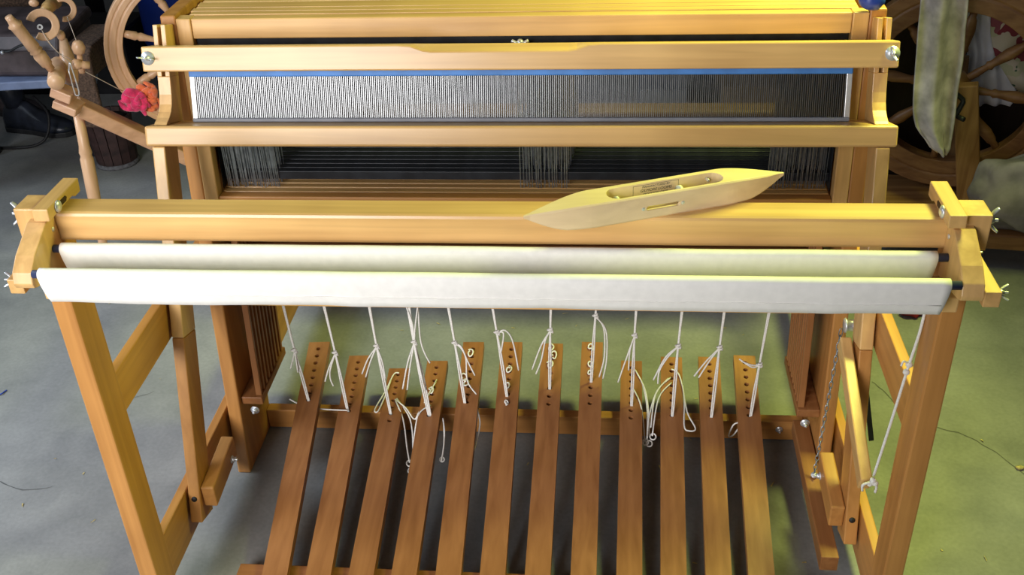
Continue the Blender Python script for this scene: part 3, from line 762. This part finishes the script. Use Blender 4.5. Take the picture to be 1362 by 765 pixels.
obj('rolled_rug', rr, 'brown_rug', label='rolled speckled brown rug behind the leather case', cat='rug')
fr = prism('x', [(1.570, bz-.15), (1.585, bz-.15), (1.587, bz+.004), (1.80, bz+.004), (1.80, bz+.09), (1.61, bz+.09), (1.58, bz+.07), (1.572, bz)], b1.x-.055, b1.x+.03, .006)
obj('folded_blanket', fr, 'brown_rug', label='folded dark brown blanket hanging over the bench end', cat='blanket')
CR = thing('dark_filler_crate', (b1.x-.7, 2.58, 0), 'added black crate darkening the space under the low bench', 'crate')  # added black mass, makes the area under the bench read dark
P('crate_body', box(b1.x-1.15, b1.x-.30, 2.48, 2.68, 0, .24, .004), 'black_cloth', CR); P('crate_rim', box(b1.x-1.16, b1.x-.29, 2.47, 2.69, .24, .255, .003), 'black_rubber', CR)
def boot(toe, heel, h, name, label, mt, shaft=.05):
    """simple laced boot: sole, foot and shaft lofted from heel to toe"""
    T, Hh = V(toe), V(heel); d = (T-Hh); L_ = d.length; d.normalize(); s = d.cross(V((0, 0, 1))).normalized()
    root = thing(name, (Hh.x, Hh.y, 0), label, 'boot', 'dark boots on the floor')
    m = bmesh.new(); rows = []
    for t, w, z in ((0, .026, .085), (.05, .034, .10), (.2, .036, .115), (.36, .036, .112), (.5, .039, .085), (.65, .046, .066), (.8, .047, .056), (.92, .038, .046), (1, .018, .030)):
        c = Hh+d*L_*t; rows.append([m.verts.new(c+s*w*math.cos(a)+V((0, 0, .018+(z-.018)*max(0, math.sin(a))**.75))) for a in [math.pi*j/10 for j in range(11)]])
    for A, B in zip(rows, rows[1:]):
        for j in range(10): m.faces.new((A[j], A[j+1], B[j+1], B[j]))
        m.faces.new((A[10], A[0], B[0], B[10]))
    m.faces.new(rows[0]); m.faces.new(rows[-1][::-1]); bmesh.ops.recalc_face_normals(m, faces=m.faces)
    for f in m.faces: f.smooth = True
    P('upper', m, mt, root)
    sm = bmesh.new(); out = []
    for t, w in ((-.02, .022), (.03, .036), (.3, .037), (.45, .038), (.68, .049), (.85, .048), (.97, .034), (1.03, .016)):
        out.append((Hh+d*L_*t, w))
    pts = [c+s*w for c, w in out]+[c-s*w for c, w in out[::-1]]
    P('sole', prism('z', [(p.x, p.y) for p in pts], 0, .019, .003), 'black_rubber', root)
    c = Hh+d*L_*.2; P('shaft', lathe(c+V((0, 0, .095)), c+V((0, 0, .095+h))-d*.01, [(0, .036), (.5, .04), (.9, .045), (1, .043)], 16), mt, root)
t1 = atz(96, 168, .03); boot((t1.x, t1.y, 0), (t1.x-.26, t1.y+.05, 0), .07, 'boot', 'dark blue grey leather boot lying under the bench', 'boot_leather')
t2 = atz(62, 150, .03); boot((t2.x-.02, t2.y+.02, 0), (t2.x-.29, t2.y+.10, 0), .08, 'boot', 'scuffed grey boot behind the other boot under the bench', 'leather')
t3 = atz(148, 66, .03); boot((t3.x, t3.y, 0), (t3.x-.15, t3.y+.24, 0), .30, 'boot', 'tall black boot standing beyond the bench, beside the blue barrel', 'black_cloth')
cb_ = tube([(t1.x-.10, t1.y-.02, .15), (t1.x-.04, t1.y-.06, .10), (t1.x-.06, t1.y-.10, .02), (t1.x-.16, t1.y-.13, .006), (t1.x-.4, t1.y-.10, .006)], .005, 8, 6)
obj('black_cable', cb_, 'black_rubber', label='black cable looping to the floor under the bench', cat='cable')
# dark tub
tb = atz(148, 226, 0)
TB = thing('wooden_tub', (tb.x, tb.y+.07, 0), 'dark brown staved tub standing on the floor under the spinning wheel', 'tub')
tc_ = V((tb.x, tb.y+.06, 0))
ns = 14; m0 = None
for k in range(ns):
    a0, a1 = 2*math.pi*k/ns+.02, 2*math.pi*(k+1)/ns-.02; m = bmesh.new(); q = []
    for z, r in ((.012, .066), (.17, .078)):
        for rr_, aa in ((r, a0), (r, a1), (r-.009, a1), (r-.009, a0)): q.append(m.verts.new(tc_+V((rr_*math.cos(aa), rr_*math.sin(aa), z))))
    for f in ((0, 1, 2, 3), (4, 7, 6, 5), (0, 4, 5, 1), (1, 5, 6, 2), (2, 6, 7, 3), (3, 7, 4, 0)): m.faces.new([q[i] for i in f])
    bmesh.ops.recalc_face_normals(m, faces=m.faces); P('stave', m, 'stave_brown', TB)
P('tub_foot', lathe(tc_, tc_+V((0, 0, .014)), [(0, .070), (.5, .072), (1, .067)], 24), 'stave_rim', TB)
P('tub_filling', lathe(tc_+V((0, 0, .02)), tc_+V((0, 0, .155)), [(0, .055), (1, .067)], 20), 'black_cloth', TB)
# blue barrel
bc = atz(214, 118, 0); BB = thing('blue_barrel', bc+V((.05, .1, 0)), 'bright blue plastic barrel behind the spinning wheel rim', 'barrel')
bq = V((bc.x+.06, bc.y+.12, 0))
P('barrel_body', lathe(bq, bq+V((0, 0, .52)), [(0, .105), (.03, .115), (.3, .12), (.32, .126), (.36, .126), (.38, .12), (.68, .12), (.70, .126), (.74, .126), (.76, .12), (.97, .115), (1, .105)], 32), 'blue_plastic', BB)
P('barrel_lid', lathe(bq+V((0, 0, .52)), bq+V((0, 0, .535)), [(0, .11), (1, .10)], 32), 'blue_plastic', BB)
bq2 = atz(1160, 0, .952); obj('blue_rag', ball(bq2, .0175, None, (1.2, 1, .87), 3, .18, 4), 'blue_plastic', label='crumpled bright blue rag on the right castle top', cat='rag')

# ------------------------------------------------------------------ behind the loom, seen through the reed
def carton(name, x0, x1, y0, y1, h, mt, label, cat):
    r = thing(name, ((x0+x1)/2, (y0+y1)/2, 0), label, cat)
    P('body', box(x0, x1, y0, y1, 0, h, .004), mt, r)
    P('flap', beam((x0+.01, y0+.005, h+.002), (x1-.01, y0+.005, h+.002), .004, .004, b=.001), mt, r)
    P('flap', box(x0+.002, (x0+x1)/2-.001, y0+.002, y1-.002, h, h+.004, .001), mt, r); P('flap', box((x0+x1)/2+.001, x1-.002, y0+.002, y1-.002, h, h+.004, .001), mt, r)
ca1, ca2 = atz(958, 168, 0), atz(1040, 168, 0)
carton('cardboard_box', ca1.x, ca2.x, ca1.y, ca1.y+.3, .14, 'cardboard', 'brown cardboard box behind the loom seen through the reed', 'box')
g1, g2 = atz(850, 168, 0), atz(912, 168, 0)
carton('storage_box', g1.x, g2.x, g1.y, g1.y+.3, .13, 'grey_plastic', 'grey storage box behind the loom seen through the reed', 'box')
k1, k2 = atz(914, 168, 0), atz(955, 168, 0)
bgm = ball(((k1.x+k2.x)/2, k1.y+.10, .075), .075, None, (.62, .9, 1), 3, .25, 2)
obj('black_bag', bgm, 'black_cloth', label='small black bag between two boxes behind the loom', cat='bag')

# ------------------------------------------------------------------ antique wheel and cloths at right
h2 = at(1268, 115, 1.5); ax2 = CAM-h2; ax2.z = 0; ax2.normalize(); R2 = (at(1268-106, 115, 1.5)-h2).length
AW = thing('antique_spinning_wheel', (h2.x, h2.y, 0), 'large dark antique spinning wheel in shadow at right', 'spinning wheel')
s2 = V((0, 0, 1)).cross(ax2)
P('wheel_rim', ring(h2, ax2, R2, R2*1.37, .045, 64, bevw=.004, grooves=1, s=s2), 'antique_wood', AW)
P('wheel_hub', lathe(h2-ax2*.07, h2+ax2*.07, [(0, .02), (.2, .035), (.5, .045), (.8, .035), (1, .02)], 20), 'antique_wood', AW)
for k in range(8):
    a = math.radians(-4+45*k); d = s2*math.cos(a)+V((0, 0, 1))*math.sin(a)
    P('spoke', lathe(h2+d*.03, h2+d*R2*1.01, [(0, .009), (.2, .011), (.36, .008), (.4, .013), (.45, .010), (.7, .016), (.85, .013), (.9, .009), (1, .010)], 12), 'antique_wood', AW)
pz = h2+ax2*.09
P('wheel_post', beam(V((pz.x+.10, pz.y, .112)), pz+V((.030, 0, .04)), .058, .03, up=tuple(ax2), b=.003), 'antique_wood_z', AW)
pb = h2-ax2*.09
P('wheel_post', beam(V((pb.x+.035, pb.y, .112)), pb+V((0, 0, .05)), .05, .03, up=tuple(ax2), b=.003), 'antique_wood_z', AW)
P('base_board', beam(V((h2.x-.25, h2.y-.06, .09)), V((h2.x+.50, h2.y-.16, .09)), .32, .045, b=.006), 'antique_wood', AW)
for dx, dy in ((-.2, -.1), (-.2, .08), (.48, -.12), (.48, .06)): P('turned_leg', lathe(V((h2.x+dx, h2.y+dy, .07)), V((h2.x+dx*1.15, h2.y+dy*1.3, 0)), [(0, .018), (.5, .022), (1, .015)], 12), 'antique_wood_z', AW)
yk = pz.y-.03
P('crank_handle', tube([at(1268, 122, yk), at(1278, 130, yk), at(1281, 136, yk-.005), at(1273, 150, yk-.01), at(1274, 155, yk-.012), at(1282, 159, yk-.03)], .0065, 8, 2), 'black_steel', AW)
# towel over the top of the rim
def drape(name, outline, Y, mt, label, cat, amp=.014, freq=22, nu=14, seed=0, over=None, thick=.004, tail=0):
    """hanging cloth: outline = [(y_px, x_left, x_right)] from the top edge down, folds run down the cloth"""
    m = bmesh.new(); rows = []
    for (py, xl, xr) in outline:
        row = []
        for i in range(nu+1):
            u = i/nu; p = at(xl+(xr-xl)*u, py, Y)
            f = amp*(math.sin(u*freq/3+seed)+.6*noise.noise(V((u*4, p.z*3, seed))))
            row.append(m.verts.new(p+V((0, f, 0))))
        rows.append(row)
    if over:
        back = [m.verts.new(v.co+V(over)) for v in rows[0]]
        mid = [m.verts.new(v.co+V(over)*.5+V((0, 0, .012))) for v in rows[0]]
        rows = ([[m.verts.new(v.co+V((0, 0, -tail))) for v in back]] if tail else [])+[back, mid]+rows
    for A, B in zip(rows, rows[1:]):
        for j in range(nu): m.faces.new((A[j], A[j+1], B[j+1], B[j]))
    bmesh.ops.recalc_face_normals(m, faces=m.faces)
    g = bmesh.ops.solidify(m, geom=list(m.faces), thickness=thick)
    for f in m.faces: f.smooth = True
    bmesh.ops.subdivide_edges(m, edges=m.edges, cuts=1, use_grid_fill=True, smooth=.5)
    for f in m.faces: f.smooth = True
    return obj(name, m, mt, label=label, cat=cat)
yr = h2.y-.15
drape('towel', [(-40, 1230, 1282), (0, 1228, 1286), (40, 1224, 1282), (80, 1221, 1279), (120, 1218, 1272), (150, 1217, 1269), (172, 1221, 1266), (188, 1233, 1263), (206, 1250, 1257)], yr, 'towel', 'grey mottled towel hanging over the antique wheel rim', 'towel', .017, 26, 20, 1.0, (0, .25, 0), tail=.15)
yc = h2.y+.15; ct0 = at(1300, -22, yc).z
KB = thing('backdrop_cabinet', (h2.x+.25, yc+.2, 0), 'added dark backdrop cabinet behind the antique wheel, draped with cloths', 'cabinet')  # added as a dark backdrop; also carries the cloths
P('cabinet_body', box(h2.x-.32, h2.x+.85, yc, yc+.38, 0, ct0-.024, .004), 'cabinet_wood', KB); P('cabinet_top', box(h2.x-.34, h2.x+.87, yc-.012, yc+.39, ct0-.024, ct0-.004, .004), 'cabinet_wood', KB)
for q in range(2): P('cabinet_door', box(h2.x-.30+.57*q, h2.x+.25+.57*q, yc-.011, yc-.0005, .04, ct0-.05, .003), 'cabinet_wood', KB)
drape('white_cloth', [(-20, 1284, 1326), (10, 1283, 1332), (40, 1284, 1336), (70, 1288, 1340), (100, 1282, 1347), (125, 1282, 1350), (140, 1292, 1342)], yc-.045, 'white_cloth', 'white cotton cloth hanging behind the antique wheel spokes', 'cloth', .010, 44, 22, 2.0, (0, .16, 0))
drape('floral_cloth', [(-36, 1340, 1430), (10, 1320, 1430), (45, 1318, 1430), (75, 1324, 1432), (100, 1338, 1434), (125, 1358, 1434)], yc-.085, 'floral_cloth', 'floral patterned fabric hanging at the upper right', 'fabric', .010, 30, 18, 3.0, (0, .2, 0))
gc = at(1372, 285, 1.27); gbm = ball((gc.x, gc.y, .21), .135, None, (1.12, .62, .82), 4, .30, 6)
for v in gbm.verts:
    v.co.z += .008*noise.noise(v.co*16); v.co.z = max(.1135, v.co.z)
obj('fabric_sack', gbm, 'grey_cloth', label='slumped grey fabric sack beside the antique wheel post', cat='sack')
rd = atz(1215, 428, 0); obj('red_rag', ball((rd.x, rd.y+.03, .014), .022, None, (1.3, 1, .65), 3, .5, 8), 'red_cloth', label='small dark red rag on the floor behind the right rail', cat='rag')

# ------------------------------------------------------------------ litter on the floor
FLO = bpy.data.objects['floor']; WL['floor'] = FLO.location.copy()
for pts in ([(1160, 508), (1180, 524), (1200, 548), (1228, 562), (1252, 570), (1280, 577), (1305, 590), (1330, 606), (1362, 630), (1400, 650)], [(205, 520), (190, 526), (172, 530)], [(0, 640), (30, 652), (70, 648)]):
    cm = bmesh.new(); L1 = []; rk = random.Random(len(pts))
    for p in smooth_path([atz(x, y, .0006) for x, y in pts], 4):
        w = rk.uniform(.0006, .0016); q = p+V((rk.uniform(-.002, .002), rk.uniform(-.002, .002), 0)); L1.append((cm.verts.new(q+V((w*.4, w, 0))), cm.verts.new(q-V((w*.4, w, 0)))))
    for A, B in zip(L1, L1[1:]): cm.faces.new((A[0], A[1], B[1], B[0]))
    obj('crack', cm, 'crack_dark', FLO)
m = bmesh.new(); rg = random.Random(11)
for i in range(130):
    p = V((rg.uniform(-1.2, 1.3), rg.uniform(.1, 1.6), .0012)); a = rg.uniform(0, 6.3); l = rg.uniform(.002, .008); w = rg.uniform(.0008, .002)
    d = V((math.cos(a), math.sin(a), 0)); s = V((-d.y, d.x, 0))
    v = [m.verts.new(p+d*l*q+s*w*r+V((0, 0, .0012*(q+1)*rg.random()))) for q, r in ((-1, -1), (1, -.6), (1.1, .7), (-.8, 1))]
    m.faces.new(v)
obj('floor_litter', m, 'straw', label='scattered straw flecks and wood chips on the concrete', cat='litter', kind='stuff')
obj('fluff_scrap', ball(atz(1357, 622, .004), .006, None, (1.6, 1, .6), 2, .6, 3), 'straw', label='scrap of pale yellow fluff on the floor at right edge', cat='fluff')
obj('blue_thread', tube([atz(-4, 526, .002), atz(2, 524, .003), atz(6, 521, .002), atz(9, 519, .002)], .0016, 6, 4), 'blue_plastic', label='snippet of blue thread on the floor at left edge', cat='thread')
